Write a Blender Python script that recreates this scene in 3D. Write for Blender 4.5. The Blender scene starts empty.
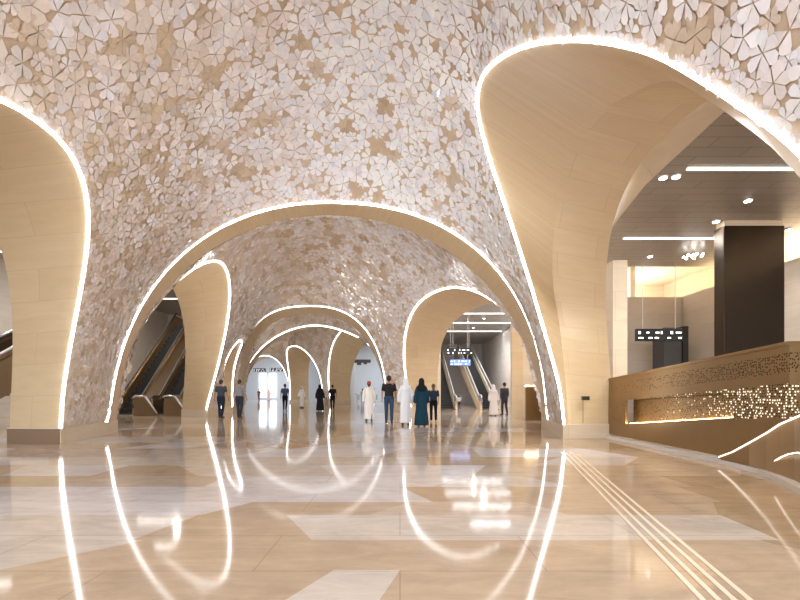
import bpy, bmesh, math, random
import numpy as np
from mathutils import Vector, Matrix

random.seed(7)
RNG = np.random.default_rng(7)
SC = bpy.context.scene
COL = SC.collection
PI = math.pi

# ------------------------------------------------------------------ camera
cam_d = bpy.data.cameras.new('camera')
cam = bpy.data.objects.new('camera', cam_d)
COL.objects.link(cam)
cam.location = (0, 0, 1.15)
cam.rotation_euler = (PI / 2, 0, 0)
cam_d.sensor_width = 36
cam_d.lens = 36 * 440 / 800
cam_d.shift_y = 93 / 800
cam_d.clip_start = 0.05
cam_d.clip_end = 400
SC.camera = cam

# ------------------------------------------------------------------ world, exposure
wd = bpy.data.worlds.new('world')
SC.world = wd
wd.use_nodes = True
bgn = wd.node_tree.nodes['Background']
bgn.inputs[0].default_value = (1.0, 0.97, 0.95, 1)
bgn.inputs[1].default_value = 1.0
SC.view_settings.view_transform = 'Standard'
SC.view_settings.look = 'None'
SC.view_settings.gamma = 1
SC.view_settings.exposure = 0.2

STRIP = 11.0       # brightness of the LED strips


def area_light(name, loc, rot, sx, sy, power, col):
    d = bpy.data.lights.new(name, 'AREA')
    d.shape = 'RECTANGLE'
    d.size, d.size_y = sx, sy
    d.energy = power
    d.color = col
    o = bpy.data.objects.new(name, d)
    o.location = loc
    o.rotation_euler = rot
    COL.objects.link(o)
    return o


def fill_spot(loc, aim, power, col=(1, .97, .94)):
    """unseen fill spot added behind a vault foot, aimed at the crown"""
    d = bpy.data.lights.new('vault_fill_spot', 'SPOT')
    d.energy = power
    d.spot_size = math.radians(115)
    d.spot_blend = .8
    d.shadow_soft_size = .12
    d.color = col
    o = bpy.data.objects.new('vault_fill_spot', d)
    o.location = loc
    o.rotation_euler = (Vector(aim) - Vector(loc)).to_track_quat('-Z', 'Y').to_euler()
    COL.objects.link(o)


fill_spot((-9.0, 13.8, .45), (-2.5, 19.5, 7.0), 700)  # fill spots without fixtures, added to brighten the bays past the front arch
fill_spot((-10.5, 28.9, .45), (-5, 31, 7), 420)
fill_spot((-12.5, 35.0, .45), (-8.5, 42, 8), 700)
# soft fill light added behind the camera to brighten the hall
area_light('rear_fill_light', (-1, -9, 4.5), (math.radians(80), 0, 0), 12, 6, 2400, (.84, .91, 1))

# ------------------------------------------------------------------ materials


def mat(name, col=(.8, .8, .8), rough=.5, metal=0., emit=None, estr=0., spec=.5):
    m = bpy.data.materials.new(name)
    m.use_nodes = True
    b = m.node_tree.nodes['Principled BSDF']
    b.inputs['Base Color'].default_value = (*col, 1)
    b.inputs['Roughness'].default_value = rough
    b.inputs['Metallic'].default_value = metal
    b.inputs['Specular IOR Level'].default_value = spec
    if emit:
        b.inputs['Emission Color'].default_value = (*emit, 1)
        b.inputs['Emission Strength'].default_value = estr
    return m


def nd(m, typ, **kw):
    n = m.node_tree.nodes.new(typ)
    for k, v in kw.items():
        setattr(n, k, v)
    return n


def lk(m, a, b):
    m.node_tree.links.new(a, b)


def bsdf(m):
    return m.node_tree.nodes['Principled BSDF']


def ramp(m, stops):
    r = nd(m, 'ShaderNodeValToRGB')
    e = r.color_ramp.elements
    while len(e) < len(stops):
        e.new(.5)
    for i, (p, c) in enumerate(stops):
        e[i].position = p
        e[i].color = (*c, 1)
    return r


def stone_mat(name, ca, cb, cv, joint, bw=1.6, bh=.75, rough=.42, use='UV', vein=True):
    """limestone / marble cladding in coursed slabs with soft horizontal veins"""
    m = mat(name, ca, rough)
    tc = nd(m, 'ShaderNodeTexCoord')
    if use == 'BOX':       # courses run level on upright faces whichever way they turn
        sx = nd(m, 'ShaderNodeSeparateXYZ')
        lk(m, tc.outputs['Object'], sx.inputs[0])
        ad = nd(m, 'ShaderNodeMath', operation='ADD')
        lk(m, sx.outputs[0], ad.inputs[0])
        lk(m, sx.outputs[1], ad.inputs[1])
        cxy = nd(m, 'ShaderNodeCombineXYZ')
        lk(m, ad.outputs[0], cxy.inputs[0])
        lk(m, sx.outputs[2], cxy.inputs[1])
        coord = cxy.outputs[0]
    else:
        coord = tc.outputs[use]
    mp = nd(m, 'ShaderNodeMapping')
    lk(m, coord, mp.inputs[0])
    br = nd(m, 'ShaderNodeTexBrick')
    br.inputs['Color1'].default_value = (*ca, 1)
    br.inputs['Color2'].default_value = (*cb, 1)
    br.inputs['Mortar'].default_value = (*joint, 1)
    br.inputs['Scale'].default_value = 1
    br.inputs['Mortar Size'].default_value = .005
    br.inputs['Brick Width'].default_value = bw
    br.inputs['Row Height'].default_value = bh
    lk(m, mp.outputs[0], br.inputs[0])
    mp2 = nd(m, 'ShaderNodeMapping')
    mp2.inputs['Scale'].default_value = (.7, 3.5, 1)
    lk(m, coord, mp2.inputs[0])
    no = nd(m, 'ShaderNodeTexNoise')
    no.inputs['Scale'].default_value = 1.3
    no.inputs['Detail'].default_value = 7
    no.inputs['Roughness'].default_value = .62
    no.inputs['Distortion'].default_value = .8
    lk(m, mp2.outputs[0], no.inputs[0])
    rp = ramp(m, [(.35, (0, 0, 0)), (.72, (1, 1, 1))])
    lk(m, no.outputs[0], rp.inputs[0])
    mx = nd(m, 'ShaderNodeMix', data_type='RGBA', blend_type='MIX')
    mx.inputs[7].default_value = (*cv, 1)
    lk(m, br.outputs[0], mx.inputs[6])
    mu = nd(m, 'ShaderNodeMath', operation='MULTIPLY')
    mu.inputs[1].default_value = .55
    lk(m, rp.outputs[0], mu.inputs[0])
    lk(m, mu.outputs[0], mx.inputs[0])
    lk(m, mx.outputs[2], bsdf(m).inputs['Base Color'])
    return m


M = {}
M['stone'] = stone_mat('beige_limestone', (.59, .455, .285), (.555, .415, .25), (.48, .34, .20), (.44, .32, .20))
M['stone_light'] = stone_mat('pale_limestone', (.72, .63, .50), (.68, .59, .46), (.60, .50, .37), (.52, .43, .32))
M['stone_box'] = stone_mat('pale_limestone_blocks', (.70, .60, .46), (.66, .56, .42), (.58, .47, .34), (.52, .43, .32), use='BOX')
M['plinth'] = stone_mat('plinth_stone', (.66, .55, .42), (.62, .51, .38), (.54, .43, .3), (.46, .37, .27), bh=.6, use='BOX')
M['plinth_dark'] = mat('dark_plinth_stone', (.20, .13, .08), .35)
M['grey_wall'] = stone_mat('grey_marble_wall', (.50, .45, .40), (.47, .42, .37), (.40, .35, .30), (.36, .32, .28), bw=1.2, bh=.6, use='BOX')
M['pale_wall'] = mat('pale_blue_grey_wall', (.62, .68, .76), .5)
M['black'] = mat('black_metal', (.012, .011, .010), .3)
M['column'] = mat('dark_bronze_metal', (.030, .020, .012), .32, .6)
M['dark'] = mat('dark_grey_metal', (.05, .05, .055), .4)
M['bronze'] = mat('bronze_metal', (.31, .20, .095), .30, .8)
M['bronze_dark'] = mat('aged_bronze_metal', (.20, .13, .07), .35, .7)
M['steel'] = mat('brushed_steel', (.62, .62, .64), .3, .85)
M['rubber'] = mat('grey_handrail_rubber', (.42, .45, .50), .35)
M['pale_marble'] = stone_mat('pale_marble_wall', (.76, .73, .71), (.73, .70, .68), (.64, .60, .57), (.56, .53, .5), bw=1.2, bh=.6, use='BOX')
M['step'] = mat('dark_escalator_steps', (.025, .024, .024), .45, .3)
M['led'] = mat('led_strip', (1, 1, 1), .4, emit=(.96, .975, 1), estr=STRIP)
M['led_far'] = mat('led_strip_far_bays', (1, 1, 1), .4, emit=(.97, .98, 1), estr=4.5)
M['led_soft'] = mat('led_line', (1, 1, 1), .4, emit=(1, .97, .92), estr=3.5)
M['led_dim'] = mat('dim_led_rope', (1, 1, 1), .4, emit=(1, .93, .80), estr=1.5)
M['led_warm'] = mat('warm_led_line', (1, 1, 1), .4, emit=(1, .72, .36), estr=22)
M['lamp'] = mat('downlight_lens', (1, 1, 1), .4, emit=(1, .97, .93), estr=14)
M['panel_lamp'] = mat('cool_light_panel', (1, 1, 1), .4, emit=(.86, .93, 1), estr=2.2)
M['trim'] = mat('grey_trim', (.45, .43, .41), .4, .3)
M['curb'] = mat('pale_marble_curb', (.66, .62, .58), .25)
M['glyph'] = mat('lit_sign_lettering', (.9, .9, .9), .5, emit=(.95, .97, 1), estr=1.6)
M['glyph_blue'] = mat('lit_blue_sign_field', (.1, .2, .6), .5, emit=(.25, .4, 1), estr=.8)
M['glass'] = mat('grey_glass_panel', (.35, .38, .42), .08)


def ceiling_mat():
    m = mat('grey_metal_ceiling', (.42, .38, .34), .38, .35)
    tc = nd(m, 'ShaderNodeTexCoord')
    br = nd(m, 'ShaderNodeTexBrick')
    br.inputs['Color1'].default_value = (.40, .36, .325, 1)
    br.inputs['Color2'].default_value = (.36, .33, .295, 1)
    br.inputs['Mortar'].default_value = (.20, .18, .16, 1)
    br.inputs['Scale'].default_value = 1
    br.inputs['Mortar Size'].default_value = .008
    br.inputs['Brick Width'].default_value = 1.5
    br.inputs['Row Height'].default_value = .3
    lk(m, tc.outputs['Object'], br.inputs[0])
    lk(m, br.outputs[0], bsdf(m).inputs['Base Color'])
    return m


M['ceiling'] = ceiling_mat()


def tint_mat(name, rough, spec=.5, coat=0., noise=.12, nscale=3.0, rvar=0.):
    """colour of each tile is the tile's own, read from a per-face attribute, with mineral mottling"""
    m = mat(name, (1, 1, 1), rough, spec=spec)
    at = nd(m, 'ShaderNodeAttribute')
    at.attribute_name = 'tint'
    tc = nd(m, 'ShaderNodeTexCoord')
    no = nd(m, 'ShaderNodeTexNoise')
    no.inputs['Scale'].default_value = nscale
    no.inputs['Detail'].default_value = 6
    no.inputs['Roughness'].default_value = .65
    no.inputs['Distortion'].default_value = 1.2
    lk(m, tc.outputs['Object'], no.inputs[0])
    mr = nd(m, 'ShaderNodeMapRange')
    mr.inputs['From Min'].default_value = .3
    mr.inputs['From Max'].default_value = .7
    mr.inputs['To Min'].default_value = 1 - noise
    mr.inputs['To Max'].default_value = 1 + noise
    lk(m, no.outputs[0], mr.inputs[0])
    mx = nd(m, 'ShaderNodeMix', data_type='RGBA', blend_type='MULTIPLY')
    mx.inputs[0].default_value = 1
    lk(m, at.outputs[0], mx.inputs[6])
    lk(m, mr.outputs[0], mx.inputs[7])
    lk(m, mx.outputs[2], bsdf(m).inputs['Base Color'])
    bsdf(m).inputs['Coat Weight'].default_value = coat
    bsdf(m).inputs['Coat Roughness'].default_value = .15
    return m


def add_veins(m):
    """fine dark veins and slab joints of the marble paving"""
    link = bsdf(m).inputs['Base Color'].links[0]
    src = link.from_socket
    tc = nd(m, 'ShaderNodeTexCoord')
    mp = nd(m, 'ShaderNodeMapping')
    mp.inputs['Scale'].default_value = (.8, 2.6, 1)
    mp.inputs['Rotation'].default_value = (0, 0, .25)
    lk(m, tc.outputs['Object'], mp.inputs[0])
    no = nd(m, 'ShaderNodeTexNoise')
    no.inputs['Scale'].default_value = 1.6
    no.inputs['Detail'].default_value = 9
    no.inputs['Roughness'].default_value = .7
    no.inputs['Distortion'].default_value = 1.6
    lk(m, mp.outputs[0], no.inputs[0])
    mr = nd(m, 'ShaderNodeMapRange')
    mr.inputs['From Min'].default_value = .30
    mr.inputs['From Max'].default_value = .62
    mr.inputs['To Min'].default_value = .82
    mr.inputs['To Max'].default_value = 1.04
    lk(m, no.outputs[0], mr.inputs[0])
    br = nd(m, 'ShaderNodeTexBrick')
    br.inputs['Color1'].default_value = (1, 1, 1, 1)
    br.inputs['Color2'].default_value = (.95, .94, .93, 1)
    br.inputs['Mortar'].default_value = (.72, .66, .60, 1)
    br.inputs['Scale'].default_value = 1
    br.inputs['Mortar Size'].default_value = .004
    br.inputs['Brick Width'].default_value = 1.9
    br.inputs['Row Height'].default_value = .71
    lk(m, tc.outputs['Object'], br.inputs[0])
    a = nd(m, 'ShaderNodeMix', data_type='RGBA', blend_type='MULTIPLY')
    a.inputs[0].default_value = 1
    lk(m, src, a.inputs[6])
    lk(m, mr.outputs[0], a.inputs[7])
    b = nd(m, 'ShaderNodeMix', data_type='RGBA', blend_type='MULTIPLY')
    b.inputs[0].default_value = 1
    lk(m, a.outputs[2], b.inputs[6])
    lk(m, br.outputs[0], b.inputs[7])
    lk(m, b.outputs[2], bsdf(m).inputs['Base Color'])


M['petal'] = tint_mat('pearl_petal_tile', .24, .55, .4, .06, 6)
M['shell'] = tint_mat('tan_mosaic_ground', .5, .4, 0, .16, 2.2)
M['floor'] = tint_mat('polished_marble_floor', .075, .40, 0, .10, .9)
add_veins(M['floor'])


# ------------------------------------------------------------------ mesh helpers
def link_mesh(name, me, parent=None):
    o = bpy.data.objects.new(name, me)
    COL.objects.link(o)
    if parent is not None:
        o.parent = parent
    return o


def pydata(name, V, Fs, mats, parent=None, smooth=False, midx=None):
    me = bpy.data.meshes.new(name)
    me.from_pydata([tuple(map(float, v)) for v in V], [], [tuple(map(int, f)) for f in Fs])
    for m in (mats if isinstance(mats, (list, tuple)) else [mats]):
        me.materials.append(m)
    if midx is not None:
        me.polygons.foreach_set('material_index', np.asarray(midx, dtype=np.int32))
    if smooth:
        me.polygons.foreach_set('use_smooth', np.ones(len(me.polygons), dtype=bool))
    me.update()
    return link_mesh(name, me, parent)


def tag(o, label, cat, group=None, kind=None):
    if label:
        o['label'] = label
    if cat:
        o['category'] = cat
    if group:
        o['group'] = group
    if kind:
        o['kind'] = kind
    return o


def struct(o, label=None, cat=None):
    o['kind'] = 'structure'
    if label:
        o['label'] = label
    if cat:
        o['category'] = cat
    return o


def thing(name, label, cat, loc=(0, 0, 0), rz=0., group=None):
    o = bpy.data.objects.new(name, None)
    o.empty_display_size = .2
    COL.objects.link(o)
    o.location = loc
    o.rotation_euler = (0, 0, rz)
    return tag(o, label, cat, group)


class MB:
    def __init__(s):
        s.bm = bmesh.new()

    def box(s, a, b, bevel=0.):
        r = bmesh.ops.create_cube(s.bm, size=1)
        vs = r['verts']
        c = [(a[i] + b[i]) / 2 for i in range(3)]
        d = [abs(b[i] - a[i]) for i in range(3)]
        for v in vs:
            v.co = Vector((c[0] + v.co.x * d[0], c[1] + v.co.y * d[1], c[2] + v.co.z * d[2]))
        if bevel:
            es = list({e for v in vs for e in v.link_edges})
            bmesh.ops.bevel(s.bm, geom=es, offset=bevel, segments=2, affect='EDGES', profile=.6)
        return s

    def tube(s, pts, r, n=8, closed=False, cap=True):
        pts = [Vector(p) for p in pts]
        rr = r if isinstance(r, (list, tuple)) else [r] * len(pts)
        rings = []
        up = Vector((0, 0, 1))
        for i, p in enumerate(pts):
            t = (pts[min(i + 1, len(pts) - 1)] - pts[max(i - 1, 0)])
            if t.length < 1e-9:
                t = Vector((0, 0, 1))
            t.normalize()
            a = t.cross(up)
            if a.length < .2:
                a = t.cross(Vector((0, 1, 0)))
            a.normalize()
            b = t.cross(a)
            rings.append([s.bm.verts.new(p + (a * math.cos(2 * PI * k / n) + b * math.sin(2 * PI * k / n)) * rr[i]) for k in range(n)])
        for i in range(len(rings) - 1):
            for k in range(n):
                s.bm.faces.new((rings[i][k], rings[i][(k + 1) % n], rings[i + 1][(k + 1) % n], rings[i + 1][k]))
        if cap:
            s.bm.faces.new(rings[0][::-1])
            s.bm.faces.new(rings[-1])
        return s

    def ball(s, c, r, sub=2, scale=(1, 1, 1), rot=None):
        res = bmesh.ops.create_icosphere(s.bm, subdivisions=sub, radius=1)
        R = rot.to_matrix() if rot else None
        for v in res['verts']:
            p = Vector((v.co.x * r * scale[0], v.co.y * r * scale[1], v.co.z * r * scale[2]))
            if R:
                p = R @ p
            v.co = p + Vector(c)
        return s

    def cap(s, p0, r0, p1, r1, n=12):
        """tapered capsule"""
        s.tube([p0, p1], [r0, r1], n)
        s.ball(p0, r0, 2)
        s.ball(p1, r1, 2)
        return s

    def loft(s, secs, n=28, fold=0., nf=9, ph=0.):
        """secs: (cx, cy, z, rx, ry)"""
        rings = []
        for (cx, cy, z, rx, ry, *f) in secs:
            ff = f[0] if f else 0
            ring = []
            for k in range(n):
                a = 2 * PI * k / n
                q = 1 + ff * math.sin(nf * a + ph)
                ring.append(s.bm.verts.new((cx + rx * q * math.cos(a), cy + ry * q * math.sin(a), z)))
            rings.append(ring)
        for i in range(len(rings) - 1):
            for k in range(n):
                s.bm.faces.new((rings[i][k], rings[i][(k + 1) % n], rings[i + 1][(k + 1) % n], rings[i + 1][k]))
        s.bm.faces.new(rings[0][::-1])
        s.bm.faces.new(rings[-1])
        return s

    def prism(s, poly, vec):
        """closed solid from a polygon (3D points) pushed along vec"""
        v0 = [s.bm.verts.new(p) for p in poly]
        v1 = [s.bm.verts.new(Vector(p) + Vector(vec)) for p in poly]
        n = len(poly)
        s.bm.faces.new(v0[::-1])
        s.bm.faces.new(v1)
        for i in range(n):
            s.bm.faces.new((v0[i], v0[(i + 1) % n], v1[(i + 1) % n], v1[i]))
        return s

    def build(s, name, m, parent=None, smooth=False, loc=None):
        bmesh.ops.recalc_face_normals(s.bm, faces=s.bm.faces[:])
        me = bpy.data.meshes.new(name)
        s.bm.to_mesh(me)
        s.bm.free()
        for q in (m if isinstance(m, (list, tuple)) else [m]):
            me.materials.append(q)
        if smooth:
            me.polygons.foreach_set('use_smooth', np.ones(len(me.polygons), dtype=bool))
        o = link_mesh(name, me, parent)
        if loc:
            o.location = loc
        return o


def remeshed(mb, voxel, smooth_it=3):
    """one continuous skin from overlapping volumes"""
    me = bpy.data.meshes.new('tmp')
    mb.bm.to_mesh(me)
    mb.bm.free()
    o = bpy.data.objects.new('tmp', me)
    COL.objects.link(o)
    r = o.modifiers.new('r', 'REMESH')
    r.mode = 'VOXEL'
    r.voxel_size = voxel
    q = o.modifiers.new('s', 'SMOOTH')
    q.factor = .5
    q.iterations = smooth_it
    dg = bpy.context.evaluated_depsgraph_get()
    out = bpy.data.meshes.new_from_object(o.evaluated_get(dg))
    bpy.data.objects.remove(o)
    bpy.data.meshes.remove(me)
    out.materials.clear()
    out.polygons.foreach_set('use_smooth', np.ones(len(out.polygons), dtype=bool))
    return out


# ------------------------------------------------------------------ vault geometry
Z0 = .36      # height of the stone plinth the vault feet stand on


def arch(P, Q, H, n, lean=0., lp=1., skew=0., m=120):
    """superelliptic arch from foot P to foot Q, leaning sideways as it rises"""
    P, Q = np.array(P, float), np.array(Q, float)
    t = np.linspace(0, PI, m)
    c, s = np.cos(t), np.abs(np.sin(t))
    a = np.sign(c) * np.abs(c) ** (2 / n)
    z = s ** (2 / n)
    d = (Q - P) / np.linalg.norm(Q - P)
    nn = np.array([-d[1], d[0]])
    xy = (P + Q) / 2 + np.outer(a, (P - Q) / 2) + np.outer(lean * z ** lp, nn) + np.outer(skew * z, d)
    pts = np.column_stack([xy, Z0 + (H - Z0) * z])
    # even spacing along the curve
    L = np.concatenate([[0], np.cumsum(np.linalg.norm(np.diff(pts, axis=0), axis=1))])
    u = np.linspace(0, L[-1], m)
    return np.column_stack([np.interp(u, L, pts[:, k]) for k in range(3)])


def spline(cp, m=120):
    """smooth curve through measured points, evenly spaced"""
    P = np.array(cp, float)
    E = np.vstack([2 * P[0] - P[1], P, 2 * P[-1] - P[-2]])
    out = []
    for i in range(len(P) - 1):
        p0, p1, p2, p3 = E[i:i + 4]
        for t in np.linspace(0, 1, 24, endpoint=False):
            out.append(.5 * (2 * p1 + (p2 - p0) * t + (2 * p0 - 5 * p1 + 4 * p2 - p3) * t * t + (3 * p1 - p0 - 3 * p2 + p3) * t ** 3))
    out.append(P[-1])
    out = np.array(out)
    for _ in range(60):
        out[1:-1] = .5 * out[1:-1] + .25 * (out[:-2] + out[2:])
    L = np.concatenate([[0], np.cumsum(np.linalg.norm(np.diff(out, axis=0), axis=1))])
    u = np.linspace(0, L[-1], m)
    return np.column_stack([np.interp(u, L, out[:, k]) for k in range(3)])


A = {}
A['right'] = spline([(4.10, 11.0, .36), (4.0, 11.06, 1.35), (3.50, 10.92, 2.96), (2.97, 10.62, 4.36), (2.48, 10.41, 5.6), (2.09, 10.2, 6.55),
                     (1.81, 9.93, 7.2), (1.67, 9.5, 7.51), (1.66, 8.82, 7.52), (1.81, 7.95, 7.2), (2.01, 7.08, 6.73), (2.26, 6.22, 6.14), (2.5, 5.5, 5.55),
                     (2.76, 4.85, 4.91), (2.99, 4.39, 4.29), (3.2, 4.02, 3.72), (3.39, 3.72, 3.19), (3.62, 3.32, 2.3), (3.80, 2.98, 1.3), (3.88, 2.80, .36)])
A['right_in'] = spline([(4.25, 11.12, .36), (4.2, 11.2, 1.6), (4.08, 11.3, 3.0), (3.95, 11.3, 3.7), (3.78, 10.93, 4.46), (3.58, 10.09, 5.3), (3.42, 8.9, 5.93), (3.39, 7.85, 6.02),
                        (3.47, 6.79, 5.72), (3.58, 5.83, 5.3), (3.71, 5.38, 4.77), (3.8, 5.07, 4.35), (3.94, 4.62, 3.7), (4.02, 4.35, 3.2), (4.16, 3.75, 2.2), (4.24, 3.2, 1.2), (4.26, 2.9, .36)])
A['right_out'] = arch((5.5, 11.3), (5.3, 2.9), 5.3, 2.232, -1.133, 1.584)
A['left'] = arch((-7.63, 9.9), (-7.82, 3.85), 5.361, 2.247, 2.109, 1.836)
A['left_in'] = arch((-8.86, 10.0), (-8.9, 3.6), 5.05, 2.3, 1.1, 1.8)
A['front'] = arch((-8.075, 12.1), (4.417, 13.1), 6.83, 2.212, .503, .501, .131)
A['front_in'] = arch((-8.4, 13.05), (4.62, 14.3), 6.84, 2.006, .45, 1., -.10)
A['back'] = arch((-8.0, 1.7), (4.1, .75), 6.83, 2.212, -.5, .5, .13)
A['r2'] = arch((.62, 25.06), (5.25, 14.6), 5.556, 2.186, -1.55, 1.146, .021)
A['r2_in'] = arch((2.25, 26.0), (6.3, 14.8), 5.1, 2.4, -.7, 1.6)
A['l2'] = arch((-9.2, 20.92), (-9.8, 14.0), 6.388, 1.844, 2.273, 1.196, -.398)
A['l2_in'] = arch((-10.5, 21.2), (-11.0, 13.8), 5.9, 2.0, 1.1, 1.3)
A['l3'] = arch((-9.716, 25.5), (-8.958, 22.01), 3.986, 2.6, .735, 3.4)
A['l3_in'] = arch((-11.2, 25.9), (-10.6, 22.0), 3.7, 2.5, .3, 2.)
A['a2'] = arch((-9.75, 27.0), (-.75, 26.0), 6.268, 2.586, -.639, 1., -.2)
A['a2_in'] = arch((-9.95, 28.3), (-.88, 27.4), 6.05, 2.35, -.6, 1., -.2)
A['a3'] = arch((-12.0, 33.0), (1.0, 34.2), 6.277, 1.821, -.139, 1., -.897)
A['a3_in'] = arch((-12.1, 34.2), (1.1, 35.4), 6.25, 1.83, -.14, 1., -.9)
A['r3'] = arch((-6.727, 42.84), (.9, 36.3), 7.58, 1.41, .832, 7.07, -3.484)
A['r3_in'] = arch((-4.9, 44.0), (1.9, 37.2), 6.6, 1.6, .4, 3, -1.8)
A['r4'] = arch((-13.0, 52.0), (-7.9, 45.0), 6.198, 2.447, -1.557, 2.576)
A['r4_in'] = arch((-11.0, 53.0), (-6.6, 46.0), 5.6, 2.4, -.6, 2.)
A['a4'] = arch((-18.6, 51.0), (-13.3, 53.4), 5.6, 2.1, 0)
A['a4_in'] = arch((-18.7, 52.6), (-13.3, 55.0), 5.4, 2.1, 0)
A['l4'] = arch((-12.0, 32.6), (-10.0, 28.2), 4.5, 2.3, .2)
A['l5'] = arch((-18.8, 50.6), (-12.6, 34.8), 5.0, 2.3, .6)

STONE_FACE = {}


def vnoise(p, s, seed):
    r = np.random.default_rng(seed)
    out = np.zeros(len(p))
    for k in range(7):
        d = r.normal(size=3)
        d /= np.linalg.norm(d)
        f = s * (.6 + 1.1 * r.random())
        out += np.sin(p @ d * f + r.random() * 6.28)
    return out / 3.2


LILAC = np.array((.92, .93, 1.0))
PINK = np.array((.85, .79, .78))
ROSE = np.array((.75, .65, .56))
TAN = np.array((.66, .53, .39))
BROWN = np.array((.56, .42, .29))


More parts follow.
